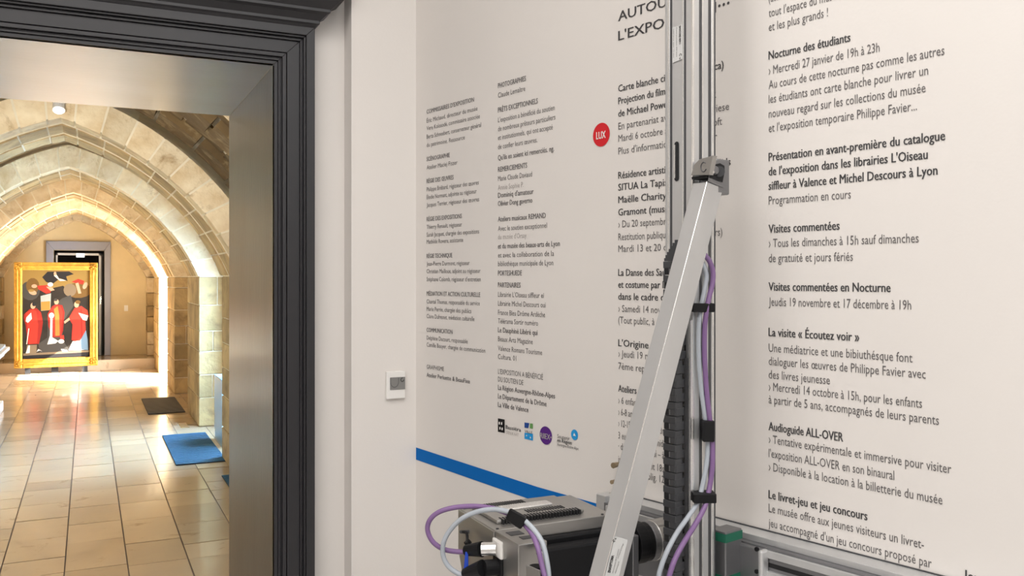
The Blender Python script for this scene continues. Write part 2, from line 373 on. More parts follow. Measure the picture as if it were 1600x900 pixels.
m.obj('door_casing', M['doorframe'], d1, bevel=.01)
m = MB(); m.box(dx0+.03, dx0+.06, FY+.1, FY+.16, .17, dz-.05); m.box(dx1-.09, dx1-.05, FY+.1, FY+.16, .17, dz-.05); m.box(dx0+.03, dx1-.05, FY+.1, FY+.16, dz-.09, dz-.05)
m.obj('inner_frame', M['seam'], d1)
ldoor = box('door_leaf', M['dark'], (dx1-.05, dx1-.02, FY+.02, FY+.26, .17, dz-.06), d1)
box('door_handle', M['bright'], (dx1-.075, dx1-.05, FY+.04, FY+.07, 1.12, 1.26), ldoor)
ex = props(box('exit_sign', M['exit'], (fx(119), fx(132), FY+.02, FY+.05, fz(125, 402), fz(125, 396))), 'small pale lit rectangular sign hanging at the top of the dark far doorway', 'sign')
ex.location.z = fz(125, 402)
# step and end wall arch
st = props(box('floor_step', M['tile'], (-1.74, 1.4, 17.0, FY, -.02, .17)), kind=S); st.name = 'trim_8'
eb = props(empty('trim', (XC, 17.7, 0)), kind=S); eb.name = 'trim_9'
shell('arch_core', -.05, .2, 17.73, FY, M['mortar'], eb)
voussoirs(-.08, .2, 17.70, FY-.01, 21, M['palestone'], eb, jit=.004)
for s in (1, -1):
    z = .17; xi = XC+s*(HW-.085)
    while z < SPR-.02:
        z2 = min(z+random.choice((.2, .24, .28)), SPR); z2 = SPR if SPR-z2 < .12 else z2
        box('stone', M['palestone'] if random.random() < .4 else M['stone'], (min(xi, xi+s*.2), max(xi, xi+s*.2), 17.62, FY, z+.005, z2-.005), eb, bevel=.006, seg=1)
        box('stone', M['stone'], (min(xi+s*.21, xi+s*.36), max(xi+s*.21, xi+s*.36), 17.3, FY, z+.005, z2-.005), eb, bevel=.006, seg=1)
        z = z2
# floor tiles of the corridor
cf = props(box('floor', M['grout'], (-1.9, 1.6, YC-.02, 18.4, -.1, -.004)), kind=S)
rest = MB(); nt_ = 0
xk = [-.114+.3155*k for k in range(-6, 6)]
cols = []
for a, b in zip(xk[:-1], xk[1:]):
    y = YC-.02+random.uniform(0, .2)
    if abs(a+.114) < .01: y = 3.9
    while y < 17:
        L = random.choice((.27, .30, .44, .47, .50, .56)); y2 = min(y+L, 17.0)
        cols.append((y, a, b, y2)); y = y2
cols.sort()
for (y, a, b, y2) in cols:
    j = random.uniform(-.0012, .0012); tl = [random.uniform(-.0008, .0008) for _ in range(4)]
    g = .0035; p = [(a+g,y+g,-.03),(b-g,y+g,-.03),(b-g,y2-g,-.03),(a+g,y2-g,-.03),(a+g,y+g,j+tl[0]),(b-g,y+g,j+tl[1]),(b-g,y2-g,j+tl[2]),(a+g,y2-g,j+tl[3])]
    if nt_ < 298 and b > -1.3 and y2 > 4.2: MB().hexa(p).obj('tile', M['tile'], cf); nt_ += 1
    else: rest.hexa(p)
o = rest.obj('tile_field', M['tile'], cf); o['kind'] = 'stuff'
# ------------------------------------------------------------------ corridor things
def ribmat(x0, x1, y0, y1, mt, name, label, n):
    t = props(empty(name, ((x0+x1)/2, (y0+y1)/2, .002)), label, 'mat')
    box('backing', M['darkhole'], (x0, x1, y0, y1, .002, .008), t)
    m = MB()
    for i in range(n):
        a = y0+(y1-y0)*(i+.2)/n; m.box(x0, x1, a, a+(y1-y0)/n*.55, .008, .014)
    o = m.obj('ridges', M[mt], t); o['kind'] = 'stuff'
ribmat(.64, 1.05, 11.15, 12.62, 'matg', 'floor_mat', 'dark grey ribbed mat on the tiled floor between the two stone piers', 22)
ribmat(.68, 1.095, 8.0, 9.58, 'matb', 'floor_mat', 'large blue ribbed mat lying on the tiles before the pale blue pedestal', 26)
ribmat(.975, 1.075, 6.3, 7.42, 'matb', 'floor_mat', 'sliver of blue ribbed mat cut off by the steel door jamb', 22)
props(box('floor_plate', M['brass'], (.90, .98, 10.0, 10.34, .0, .004)), 'small bright plate set in the floor near the pier foot', 'plate')
pd = props(empty('pedestal', (1.26, 8.9, 0)), 'pale blue box pedestal against the right stone pier', 'pedestal')
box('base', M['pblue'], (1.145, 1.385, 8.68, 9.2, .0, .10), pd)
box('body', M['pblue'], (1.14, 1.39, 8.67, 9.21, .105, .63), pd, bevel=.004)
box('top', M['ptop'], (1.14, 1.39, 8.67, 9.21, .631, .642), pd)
m = MB(); lp = [(.0, .05), (.02, .07), (.06, .055), (.14, .07), (.25, .085), (.36, .06), (.46, .045), (.54, .05), (.60, .03), (.63, .01)]
for (h0, r0), (h1, r1) in zip(lp[:-1], lp[1:]):
    m.cyl((1.265, 8.80, .643+h0), (1.265, 8.80, .643+h1), r0, r1, 16, caps=True)
props(m.obj('carved_figure', M['bronze'], smooth=False), 'slender brown carved figure standing on the pale blue pedestal', 'sculpture')
# stone table at the left
tx, ty = -1.26, 12.0
tb = props(empty('stone_table', (tx, ty, 0)), 'white moulded stone table with a blue-grey slab at the left of the corridor', 'table')
tX = hit(20, 617, Vector(), UP).x
x1 = -.86; x0 = x1-.42
box('plinth', M['marble'], (x0, x1-.06, 11.2, 12.3, 0, .12), tb, bevel=.01)
for yy in (11.28, 11.72, 12.16):
    MB().cyl((x1-.14, yy, .12), (x1-.14, yy, .66), .05, .045, 16).obj('column', M['marble'], tb)
    MB().cyl((x0+.1, yy, .12), (x0+.1, yy, .66), .05, .045, 16).obj('column', M['marble'], tb)
box('cornice', M['marble'], (x0-.0, x1-.05, 11.14, 12.34, .66, .72), tb, bevel=.01)
box('table_top', M['marble'], (x0-.04, x1, 11.1, 12.4, .72, .765), tb, bevel=.01)
MB().hexa([(x0,11.14,.765),(x1-.04,11.14,.765),(x1-.04,12.3,.765),(x0,12.3,.765),(x0,11.14,.79),(x1-.04,11.14,.78),(x1-.04,12.3,.80),(x0,12.3,.83)]).obj('slab', M['slate'], tb)
# spotlight on the near arch
sp = hit(92, 166, Vector((0, 6.96, 0)), Vector((0, 1, 0)))
sl = props(empty('spotlight', sp), 'small white spotlight fixed at the crown of the nearest stone arch', 'lamp')
MB().cyl(sp+Vector((0, .04, .03)), sp+Vector((0, .04, .045)), .045, .045, 16).obj('mounting_plate', M['blackp'], sl)
MB().cyl(sp+Vector((0, .03, .03)), sp+Vector((0, -.01, -.03)), .038, .042, 16).obj('housing', M['white'], sl)
MB().cyl(sp+Vector((0, -.01, -.03)), sp+Vector((0, -.013, -.034)), .034, .034, 16).obj('lens', M['lamp'], sl)
# painting
PY = 16.75
pt = props(empty('framed_painting', (-.47, PY, .11)), 'large painting of three red-robed figures in an ornate gold frame', 'painting')
ax0, ax1 = fx(22, PY), fx(153, PY); az0, az1 = fz(90, 573, PY), fz(90, 410, PY)
def cpt(x, y): return (ax0+(x-88)/(630-88)*(ax1-ax0), az1-(y-120)/(790-120)*(az1-az0))
cx0, cz1 = cpt(140, 170); cx1, cz0 = cpt(576, 732)
canvas_mat = mat('dark_oil_canvas', (.020, .015, .011), .7, spec=.2, noise=.5, nscale=5)
box('canvas', canvas_mat, (cx0-.01, cx1+.01, PY, PY+.02, cz0-.01, cz1+.01), pt)
for nm, (xa, xb, za, zb) in (('side', (ax0, cx0, az0, az1)), ('side', (cx1, ax1, az0, az1)), ('rail', (cx0, cx1, az0, cz0)), ('rail', (cx0, cx1, cz1, az1))):
    fr = box('frame_'+nm, M['gold'], (xa, xb, PY-.05, PY+.04, za, zb), pt, bevel=.012)
    if nm == 'side':
        w_ = xb-xa; box('bead', M['gold'], (xa+w_*.3, xa+w_*.5, PY-.07, PY-.04, za+.04, zb-.04), fr, bevel=.008); box('bead', M['gold'], (xa+w_*.72, xa+w_*.85, PY-.065, PY-.04, za+.04, zb-.04), fr, bevel=.005)
    else:
        h_ = zb-za; box('bead', M['gold'], (xa, xb, PY-.07, PY-.04, za+h_*.4, za+h_*.6), fr, bevel=.008)
for sx in (ax0+.07, ax1-.07):          # carved corner scrolls
    for sz in (az0+.08, az1-.08):
        m = MB()
        for k in range(5):
            an = k*1.256; m.cyl((sx+.035*math.cos(an), PY-.055, sz+.035*math.sin(an)), (sx+.035*math.cos(an), PY-.095, sz+.035*math.sin(an)), .03, .012, 10)
        m.cyl((sx, PY-.05, sz), (sx, PY-.11, sz), .035, .015, 10); m.obj('corner_scroll', M['gold'], pt)
for sx in (ax0+.2, ax1-.2): box('foot', M['darkhole'], (sx-.04, sx+.04, PY-.04, PY+.03, 0, az0), pt)
box('back_strut', M['darkhole'], (-.55, -.45, PY+.04, PY+.16, 0, 1.3), pt)
pc = {'gd': (.30, .19, .05), 'br': (.16, .085, .02), 'dk': (.02, .018, .02), 'gy': (.06, .055, .05), 'rd': (.52, .035, .02), 'rd2': (.30, .018, .012), 'wh': (.72, .66, .60), 'fl': (.55, .34, .22), 'go': (.42, .20, .04), 'sk': (.35, .38, .36), 'bl': (.15, .24, .34), 'st': (.22, .16, .10)}
pcm = {k: mat('oil_paint_'+k, tuple(c*.6 for c in v), .7, spec=.2) for k, v in pc.items()}
pn = [0]
def paint(key, pts, name='painted_shape'):
    pn[0] += 1; y = PY-.001-.00015*pn[0]
    v = [(lambda q: (q[0], y, q[1]))(cpt(*p)) for p in pts]
    return obj(name, v, [tuple(range(len(v)))], pcm[key], pt)
def ell(key, cx, cy, rx, ry, rot=0, n=14):
    paint(key, [(cx+rx*math.cos(a)*math.cos(rot)-ry*math.sin(a)*math.sin(rot), cy+rx*math.cos(a)*math.sin(rot)+ry*math.sin(a)*math.cos(rot)) for a in [2*math.pi*i/n for i in range(n)]])
paint('gd', [(140,170),(576,170),(576,300),(470,330),(400,270),(330,285),(250,300),(140,330)])
ell('gy', 190, 300, 62, 62); ell('br', 205, 270, 42, 50); paint('dk', [(265,215),(300,180),(440,178),(470,195),(420,210),(430,240),(380,222),(330,260),(290,245)])
ell('br', 500, 300, 90, 50); ell('st', 445, 298, 42, 42); paint('rd', [(455,245),(500,225),(540,240),(530,262),(490,255)]); paint('fl', [(480,255),(500,250),(520,320),(500,322)]); ell('fl', 545, 270, 14, 24, .5)
paint('wh', [(340,205),(352,190),(375,225),(400,230),(420,238),(380,240)]); ell('fl', 348, 192, 9, 12)
paint('rd', [(235,270),(300,265),(325,285),(318,315),(290,320),(240,290)]); ell('wh', 318, 262, 18, 14); ell('fl', 205, 312, 26, 15, .3); ell('fl', 215, 272, 18, 12); paint('fl', [(290,275),(330,280),(345,298),(320,304)])
ell('gd', 195, 300, 20, 8)
paint('sk', [(255,335),(322,318),(318,425),(258,430)]); paint('go', [(258,372),(316,368),(316,425),(258,428)])
paint('gy', [(395,350),(450,330),(470,400),(400,500),(395,620),(455,700),(250,700),(240,640),(300,600),(300,450),(330,400)])
# left robed figure
paint('rd2', [(150,450),(185,418),(230,412),(258,440),(270,500),(262,560),(245,640),(175,640),(160,520),(148,475)]); paint('rd', [(160,440),(205,420),(228,430),(240,520),(232,635),(180,640),(172,540)])
paint('wh', [(165,470),(195,440),(200,480),(175,505),(160,495)]); ell('fl', 207, 397, 16, 20); ell('dk', 214, 386, 13, 14); paint('st', [(168,645),(232,645),(228,700),(165,700)]); paint('wh', [(178,648),(188,648),(186,695),(160,700)]); paint('wh', [(178,540),(184,540),(170,640),(164,640)])
# middle figure
paint('rd2', [(300,450),(330,400),(355,388),(395,395),(410,440),(400,560),(385,600),(330,600),(305,530)]); paint('rd', [(320,420),(350,395),(385,400),(400,440),(385,585),(340,590),(330,480)]); paint('go', [(340,420),(365,400),(375,460),(378,590),(350,592),(348,470)])
paint('wh', [(318,470),(332,480),(330,600),(370,625),(350,640),(298,645),(315,590)]); ell('wh', 325, 460, 17, 18); ell('fl', 357, 373, 15, 18); ell('gy', 352, 360, 12, 9)
# right figure
paint('rd', [(436,480),(475,415),(520,402),(560,430),(568,470),(545,500),(552,620),(500,632),(455,620),(462,520)]); paint('rd2', [(515,420),(522,420),(530,625),(518,628)]); paint('wh', [(500,445),(565,465),(555,498),(530,492)]); paint('fl', [(405,500),(440,475),(445,490),(410,515)])
ell('fl', 488, 392, 16, 20); ell('br', 497, 376, 17, 12); paint('wh', [(462,628),(550,628),(560,685),(500,690),(435,688)]); paint('bl', [(510,628),(550,560),(562,620),(565,688),(520,685)])
paint('rd', [(380,590),(405,588),(408,615),(385,625)]); ell('wh', 388, 628, 20, 14); paint('wh', [(385,675),(425,685),(440,705),(405,708)]); paint('wh', [(230,690),(240,672),(265,690),(255,680)])
paint('st', [(145,698),(574,690),(574,702),(145,712)]); paint('dk', [(145,712),(574,702),(574,730),(145,730)])
# ------------------------------------------------------------------ thermostat on the pilaster
FYP = P0.y
def px_(px, py): p = hit(px, py, Vector((0, FYP, 0)), Vector((0, 1, 0))); return p.x, p.z
th = props(empty('thermostat', Vector((px_(616, 600)[0], FYP, px_(616, 600)[1]))), 'white square thermostat with a grey display on the white pilaster', 'thermostat')
a, b = px_(602, 623), px_(631, 579)
box('casing', M['white'], (a[0], b[0], FYP-.014, FYP, a[1], b[1]), th, bevel=.002)
c, d = px_(607.2, 608.5), px_(631, 588)
sc = box('display', M['screen'], (c[0], b[0]-.001, FYP-.0155, FYP-.012, c[1], d[1]), th)
cc = px_(614, 596); ring = [Vector((cc[0]+.013*math.cos(a_), FYP-.0158, cc[1]+.001+.017*math.sin(a_))) for a_ in [math.pi+math.pi*i/12 for i in range(13)]]
MB().tube([ring[0]+Vector((0, 0, .012))]+ring+[ring[-1]+Vector((0, 0, .012))], .0006, 6, 2).obj('dial_arc', M['chain'], sc)
cc = px_(626, 592.5); MB().tube([Vector((cc[0]+.0045*math.cos(a_), FYP-.0158, cc[1]+.0055*math.sin(a_))) for a_ in [1.2+5.0*i/10 for i in range(11)]], .0009, 6, 2).obj('symbol', M['blackp'], sc)
# ------------------------------------------------------------------ lettering
dg = None
def text_mesh(s, bold=0, res=2, extrude=0):
    cu = bpy.data.curves.new('txt', 'FONT'); cu.body = s; cu.size = 1; cu.resolution_u = res; cu.offset = bold
    o = bpy.data.objects.new('txt', cu); C.objects.link(o); bpy.context.view_layer.update()
    dgr = bpy.context.evaluated_depsgraph_get(); me = bpy.data.meshes.new_from_object(o.evaluated_get(dgr))
    v = [tuple(q.co) for q in me.vertices]; f = [tuple(p.vertices) for p in me.polygons]
    bpy.data.objects.remove(o); bpy.data.curves.remove(cu); bpy.data.meshes.remove(me)
    return v, f
def put(mb, s, u0, z0, u1, em, bold=0, d=.0009, slope=0):
    v, f = text_mesh(s)
    if not v: return
    x0 = min(q[0] for q in v); x1 = max(q[0] for q in v); k = (u1-u0)/(x1-x0)
    for i in range(4 if bold else 1):      # heavier weight: the same strokes laid side by side
        mb.add([W(u0+(q[0]-x0)*k+(i-1.5*(bold > 0))*bold*em, d+.00005*i, z0+q[1]*em+(q[0]-x0)*k*slope) for q in v], f)
def block(lines, x0, em, mt='ink', slope=0):
    """lines: (text, baseline y at x0, right end px, bold)"""
    mb = MB()
    for (s, y, xe, b) in lines:
        u0, z0 = wl(x0, y); u1, _ = wl(xe, y)
        put(mb, s, u0, z0, u1, em*(1.0 if b != 3 else .88), (0, .0125, .0125, .016)[b])
    mb.obj('lettering', M[mt], wall_right)
def para(x0, em, groups, mt='ink'):
    for g in groups: block(g, x0, em, mt)
B = 1
para(667, .0184, [
 [("COMMISSAIRES D'EXPOSITION", 178, 741, 1)], [("Éric Michaud, directeur du musée", 192, 746.5, 0), ("Vere Kolosodé, commissaire associée", 204, 750, 0), ("Berta Schneebert, conservateur général", 217, 752, 0), ("du patrimoine, Ressource", 230, 726.5, 0)],
 [("SCÉNOGRAPHIE", 252, 703, 1), ("Atelier Maciej Fiszer", 265, 715, 0)],
 [("RÉGIE DES ŒUVRES", 286.4, 709, 1), ("Philippe Brébard, régisseur des œuvres", 299.4, 748.5, 0), ("Élodie Normant, adjointe au régisseur", 311.4, 745, 0), ("Jacques Terrier, régisseur des œuvres", 323.6, 749, 0)],
 [("RÉGIE DES EXPOSITIONS", 345.7, 722, 1), ("Thierry Renault, régisseur", 358, 722, 0), ("Sarah Jacquet, chargée des expositions", 370, 749, 0), ("Mathilde Rovere, assistante", 381, 724, 0)],
 [("RÉGIE TECHNIQUE", 403.3, 707, 1), ("Jean-Pierre Durmont, régisseur", 415.3, 734, 0), ("Christian Mailloux, adjoint au régisseur", 427, 751, 0), ("Stéphane Colomb, régisseur d'entretien", 439.3, 751.4, 0)],
 [("MÉDIATION ET ACTION CULTURELLE", 461.7, 750.7, 1), ("Chantal Thomas, responsable du service", 474, 750, 0), ("Marie Perrin, chargée des publics", 485.7, 736.7, 0), ("Claire Dufresnet, médiation culturelle", 497, 741.6, 0)],
 [("COMMUNICATION", 518.4, 707.4, 1), ("Delphine Ducourt, responsable", 530.6, 731, 0), ("Camille Bouyer, chargée de communication", 541.5, 758.7, 0)],
 [("GRAPHISME", 576, 694, 0), ("Atelier Perluette & BeauFixe", 588.7, 734.3, 2)]], 'ink2')
para(778.5, .0197, [
 [("PHOTOGRAPHIES", 138, 822, 1), ("Claude Lemaître", 152.8, 821, 0)],
 [("PRÊTS EXCEPTIONNELS", 176, 840.6, 1), ("L'exposition a bénéficié du soutien", 191.4, 867, 0), ("de nombreux prêteurs particuliers", 205.3, 868, 0), ("et institutionnels, qui ont accepté", 219, 864, 0), ("de confier leurs œuvres.", 233.4, 840, 0), ("Qu'ils en soient ici remerciés. ng.", 250.5, 866, 2)],
 [("REMERCIEMENTS", 268.8, 824, 1), ("Marie Claude Daviaud", 283, 831.6, 0)], [("Dominiq d'amateur", 309, 834, 2), ("Olivier Dong gaverno", 322, 832, 2)],
 [("Ateliers musicaux REMAND", 346.4, 853, 1), ("Avec le soutien exceptionnel", 361, 855, 0)], [("et du musée des beaux-arts de Lyon", 388.4, 875, 2), ("et avec la collaboration de la", 402.4, 866, 0), ("bibliothèque municipale de Lyon", 415.8, 864.8, 0), ("PORTESHUEDE", 430.5, 815.7, 1)],
 [("PARTENAIRES", 449, 813.7, 1), ("Librairie L'Oiseau siffleur ei", 463.7, 850, 0), ("Librairie Michel Descours oui", 477.6, 852.8, 0), ("France Bleu Drôme Ardèche", 491.8, 852, 0), ("Télérama Sortir numéro", 505, 841, 0), ("Le Dauphiné Libéré qui", 519, 840, 2), ("Beaux Arts Magazine", 533, 832.8, 0), ("Valence Romans Tourisme", 547.7, 847.5, 0), ("Cultura. 01", 560.6, 807, 0)],
 [("L'EXPOSITION A BÉNÉFICIÉ", 583.8, 848.7, 0), ("DU SOUTIEN DE", 596, 818, 0), ("La Région Auvergne-Rhône-Alpes", 608.7, 867.5, 2), ("Le Département de la Drôme", 622.2, 854.3, 2), ("La Ville de Valence", 635.6, 826, 2)]], 'ink2')
para(778.5, .0197, [[("Annie Sophie P.", 297, 818.6, 0)], [("du musée d'Orsay", 374, 823, 0)]], 'inkl')
para(966.5, .0325, [[("AUTOUR DE", 33.3, 1094, 1), ("L'EXPOSITION", 63.7, 1119, 1)]])
mb = MB()
for (dx, dy) in ((1124.3, 9.2), (1131.3, 6.9), (1138.3, 4.8)):
    u, z = wl(dx, dy); n = 14
    mb.add([W(u+.0031*math.cos(2*math.pi*i/n), .0009, z+.0031*math.sin(2*math.pi*i/n)) for i in range(n)], [tuple(range(n))])
mb.obj('lettering', M['ink'], wall_right)
para(966.5, .0232, [
 [("Carte blanche ciné au Lux (ardica)", 143.7, 1131, 2), ("Projection du film L'Attaque noire", 163.2, 1116, 2), ("de Michael Powell sorti en 1942", 182.8, 1119, 2)],
 [("Résidence artistique du Bizarre Kids", 279.4, 1142, 2), ("SITUA La Tapisserie vivante", 298, 1112, 2), ("Maëlle Charity et guy de la", 317.5, 1112, 2), ("Gramont (musiciens invités)", 337, 1112, 2)],
 [("La Danse des Sauvages, décor", 431, 1100, 2), ("et costume par le théâtre de", 449.6, 1096, 2), ("dans le cadre de la saison", 468.2, 1092, 2)],
 [("L'Origine du monde", 540.7, 1075, 2)], [("Ateliers pour les enfants", 611.7, 1060, 2)]])
para(966.5, .0232, [
 [("En partenariat avec la scène curiese", 202.7, 1139.5, 0), ("Mardi 6 octobre à 20h au Ciné Loft", 221.7, 1128.6, 0), ("Plus d'informations cinemalux.fr", 241.6, 1121, 0)],
 [("› Du 20 septembre au 9 octobre", 355.6, 1110, 0), ("Restitution publique (entrée aux jours)", 375.5, 1129, 0), ("Mardi 13 et 20 octobre à 19h", 394, 1108, 0)],
 [("› Samedi 14 novembre à 18h", 487, 1090, 0), ("(Tout public, à partir de 8 ans)", 505, 1092, 0)],
 [("› Jeudi 19 novembre à 20h", 557.3, 1080, 0), ("7ème représentation", 576.7, 1062, 0)],
 [("› 6 enfants par atelier", 630, 1040, 0), ("› 6-8 ans, de 14h à la mi", 648.3, 1038, 0), ("› 12-15 ans, mercredi 18n", 666, 1038, 0), ("3 euros par enfant, midi", 685, 1038, 0), ("· du lundi au samedi – à", 702, 1038, 0), ("inscriptions, nuit 18s", 722, 1038, 0), ("réservation oblig. 12", 738, 1038, 0)]], 'ink2')
para(1201.5, .0240, [
 [("Nocturne des étudiants", 93.3, 1329, 2)], [("Présentation en avant-première du catalogue", 252, 1477, 2), ("de l'exposition dans les librairies L'Oiseau", 274.4, 1449.7, 2), ("siffleur à Valence et Michel Descours à Lyon", 296.8, 1465, 2)],
 [("Visites commentées", 364, 1312, 2)], [("Visites commentées en Nocturne", 454, 1391.7, 2)], [("La visite « Écoutez voir »", 525, 1342.7, 2)], [("Audioguide ALL-OVER", 672, 1317.6, 2)], [("Le livret-jeu et jeu concours", 778.4, 1355.5, 2)]])
para(1201.5, .0240, [
 [("(ateliers, visites et", 4, 1283, 0), ("tout l'espace du musée", 27, 1313, 0), ("et les plus grands !", 49, 1294, 0)],
 [("› Mercredi 27 janvier de 19h à 23h", 116.7, 1374.6, 0), ("Au cours de cette nocturne pas comme les autres", 139, 1476, 0), ("les étudiants ont carte blanche pour livrer un", 161.5, 1450.6, 0), ("nouveau regard sur les collections du musée", 184.3, 1446.5, 0), ("et l'exposition temporaire Philippe Favier...", 206.7, 1433, 0)],
 [("Programmation en cours", 319.7, 1329.8, 0)], [("› Tous les dimanches à 15h sauf dimanches", 386.4, 1435.7, 0), ("de gratuité et jours fériés", 409.7, 1333, 0)],
 [("Jeudis 19 novembre et 17 décembre à 19h", 477.6, 1424, 0)],
 [("Une médiatrice et une bibiuthésque font", 549.5, 1426, 0), ("dialoguer les œuvres de Philippe Favier avec", 570, 1446.7, 0), ("des livres jeunesse", 591, 1297, 0), ("› Mercredi 14 octobre à 15h, pour les enfants", 610, 1441, 0), ("à partir de 5 ans, accompagnés de leurs parents", 630, 1467.5, 0)],
 [("› Tentative expérimentale et immersive pour visiter", 692, 1486.7, 0), ("l'exposition ALL-OVER en son binaural", 714, 1397.6, 0), ("› Disponible à la location à la billetterie du musée", 735, 1472.8, 0)],
 [("Le musée offre aux jeunes visiteurs un livret-", 799.7, 1444, 0), ("jeu accompagné d'un jeu concours proposé par", 822.7, 1456, 0), ("l'association des Amis du musée", 843, 1366.7, 0)]], 'ink2')
para(1506, .0240, [[("Jeu concours", 905, 1620, 2)]])
# logos
def disc(name, mt, cx, cy, ru, rz, d=.0012, n=28):
    u, z = wl(cx, cy); return obj(name, [W(u+ru*math.cos(2*math.pi*i/n), d, z+rz*math.sin(2*math.pi*i/n)) for i in range(n)], [tuple(range(n))], M[mt], wall_right)
def wtext(s, x0, y0, x1, em, mt, bold=0, d=.0018, name='lettering'):
    mb = MB(); u0, z0 = wl(x0, y0); u1, _ = wl(x1, y0); put(mb, s, u0, z0, u1, em, bold, d); return mb.obj(name, M[mt], wall_right)
u, z = wl(940, 210); uu, zz = wl(940, 228.5)
disc('red_logo', 'red', 940, 210.5, z-zz, z-zz)
wtext('LUX', 932.6, 218.0, 947, .025, 'whitep', .014)
flat('black_logo', M['blackp'], [(778.5, 653.5), (789, 655.5), (789, 676.5), (778.5, 674.5)], wall_right)
for (x, y) in ((781, 659), (784.6, 659.6), (782, 667), (785.4, 668)): flat('logo_window', M['whitep'], [(x-.9, y), (x+.9, y), (x+.9, y+4), (x-.9, y+4)], wall_right, .0018)
wtext('Bassièra', 791, 669.5, 814.5, .014, 'ink', .014); wtext('DEN-KAAT', 791.8, 677.5, 811, .011, 'inkl')
flat('blue_logo', M['navy'], [(820, 660), (827.5, 661), (826, 669), (820, 668)], wall_right); flat('green_logo', M['green'], [(828.5, 661.5), (833, 662), (833, 670), (828, 669)], wall_right)
wtext('VILLE', 820.5, 675.5, 832.5, .010, 'ink2')
flat('blue_logo', M['cyan'], [(820, 676), (833.2, 677.5), (833.2, 688.5), (820, 685.5)], wall_right)
disc('star', 'whitep', 823.5, 680.5, .002, .002, .0018, 8); disc('star', 'whitep', 829.6, 683.6, .002, .0025, .0018, 8)
u, z = wl(853, 680.4); uu, zz = wl(853, 694.6); disc('violet_logo', 'violet', 853.3, 680.4, (z-zz)*1.02, z-zz)
wtext('RIIEX•', 845, 684, 862.5, .020, 'inkl', .01)
disc('cyan_logo', 'cyan', 898.2, 679.3, .0125, .0130)
flat('logo_mark', M['whitep'], [(898, 676), (900.5, 681.5), (896.3, 680.5)], wall_right, .0018)
wtext('Soutenir', 871.5, 684, 891, .014, 'ink2'); wtext('en Région', 871.5, 690, 894, .014, 'ink', .014); wtext('Auvergne-Rhône Alpe', 871.5, 696, 904.5, .011, 'ink2')
# ------------------------------------------------------------------ wall printing machine
mc = props(empty('wall_plotter', W(1.24, .16, 0), math.atan2(U.y, U.x)), 'aluminium wall-drawing machine with mast, brace, motor and cables before the text wall', 'machine')
um0, _ = wl(1039, HZ, .196); um1, _ = wl(1083.5, HZ, .196); D1 = .197
p = hit(1117.5, HZ, P0+U*um1, U); D0 = (p-P0).dot(N)
BZ = EYE-.505
mast = MB().wbox(um0, um1, D0, D1, .06, 3.2).obj('mast', M['alu'], mc, bevel=.003)
du = um1-um0
def onface(name, mt, a, b, th=.0015, z0=.06, z1=3.2, par=None):      # strip on the room-facing side of the mast, a..b as fractions
    return wbox(name, M[mt], (um0+du*a, um0+du*b, D1-.004, D1+th, z0, z1), par or mast)
dd = D1-D0
def onside(name, mt, a, b, th=.0015, z0=.06, z1=3.2, par=None):
    return wbox(name, M[mt], (um1-.004, um1+th, D1-dd*b, D1-dd*a, z0, z1), par or mast)
onface('slot', 'alud', .20, .275, .0006); onface('bead', 'bright', .13, .18); onface('bead', 'bright', .645, .675); onface('slot', 'alud', .69, .76, .0006); onface('corner_highlight', 'bright', .955, 1.0)  # corner strip and inner bead put highlights into a paler colour
onside('slot', 'alud', .27, .37, .0006); onside('slot', 'alud', .68, .80, .0006); onside('bead', 'bright', .38, .42); onside('bead', 'bright', .84, .90); onside('bead', 'alud', .95, 1.0, .0006)
# long oval opening on the front of the mast
zt1, zt0 = wl(1059, 221, D1)[1], wl(1059, 283, D1)[1]
uc = um0+du*.44; m = MB(); n = 10; rr = .0055
v = [W(uc+rr*math.cos(math.pi*i/n), D1+.001, zt1-rr+rr*math.sin(math.pi*i/n)) for i in range(n+1)] + [W(uc-rr*math.cos(math.pi*i/n), D1+.001, zt0+rr-rr*math.sin(math.pi*i/n)) for i in range(n+1)]
obj('oval_slot', v, [tuple(range(len(v)))], M['darkhole'], mast)
wbox('slot_rail', M['bright'], (uc-.0048, uc-.003, D1, D1+.0022, zt0+.006, zt1-.006), mast)
# sticker on the mast
def quadw(name, mt, pts, d, par): return obj(name, [W(*(lambda t: (t[0], d, t[1]))(wl(x, y, d))) for x, y in pts], [tuple(range(len(pts)))], M[mt], par)
stk = quadw('sticker', 'label', [(1050.5, 44), (1066.5, 38), (1066.5, 92), (1050.5, 98.5)], D1+.0018, mast)
def vtext(s, px, pya, pyb, hgt, mt, d, par, flip=1, bold=0):       # lettering turned a quarter
    v, f = text_mesh(s, bold); x0 = min(q[0] for q in v); x1 = max(q[0] for q in v); ua, za = wl(px, pya, d); _, zb = wl(px, pyb, d)
    obj('lettering', [W(ua+flip*q[1]*hgt, d, za+(q[0]-x0)/(x1-x0)*(zb-za)) for q in v], f, M[mt], par)
vtext('BAXCORE REX I', 1061, 41, 69, .0065, 'ink', D1+.0022, stk, 1, .04); vtext('Contrenavettes 400 Inox', 1056.5, 43, 89, .0035, 'ink2', D1+.0022, stk)
vtext('tolérance type 12 mm', 1051.8, 45, 90, .0035, 'ink2', D1+.0022, stk); vtext('C ε', 1061.5, 84, 93, .008, 'ink', D1+.0022, stk, 1, .03)
# carriage head lower part of the mast: dark linear rail
wbox('linear_rail', M['alud'], (um0+du*.80, um0+du*.90, D1, D1+.008, .1, wl(1075, 560, D1)[1]), mc); wbox('linear_rail', M['bright'], (um0+du*.92, um0+du*.99, D1, D1+.006, .1, wl(1078, 500, D1)[1]), mc)
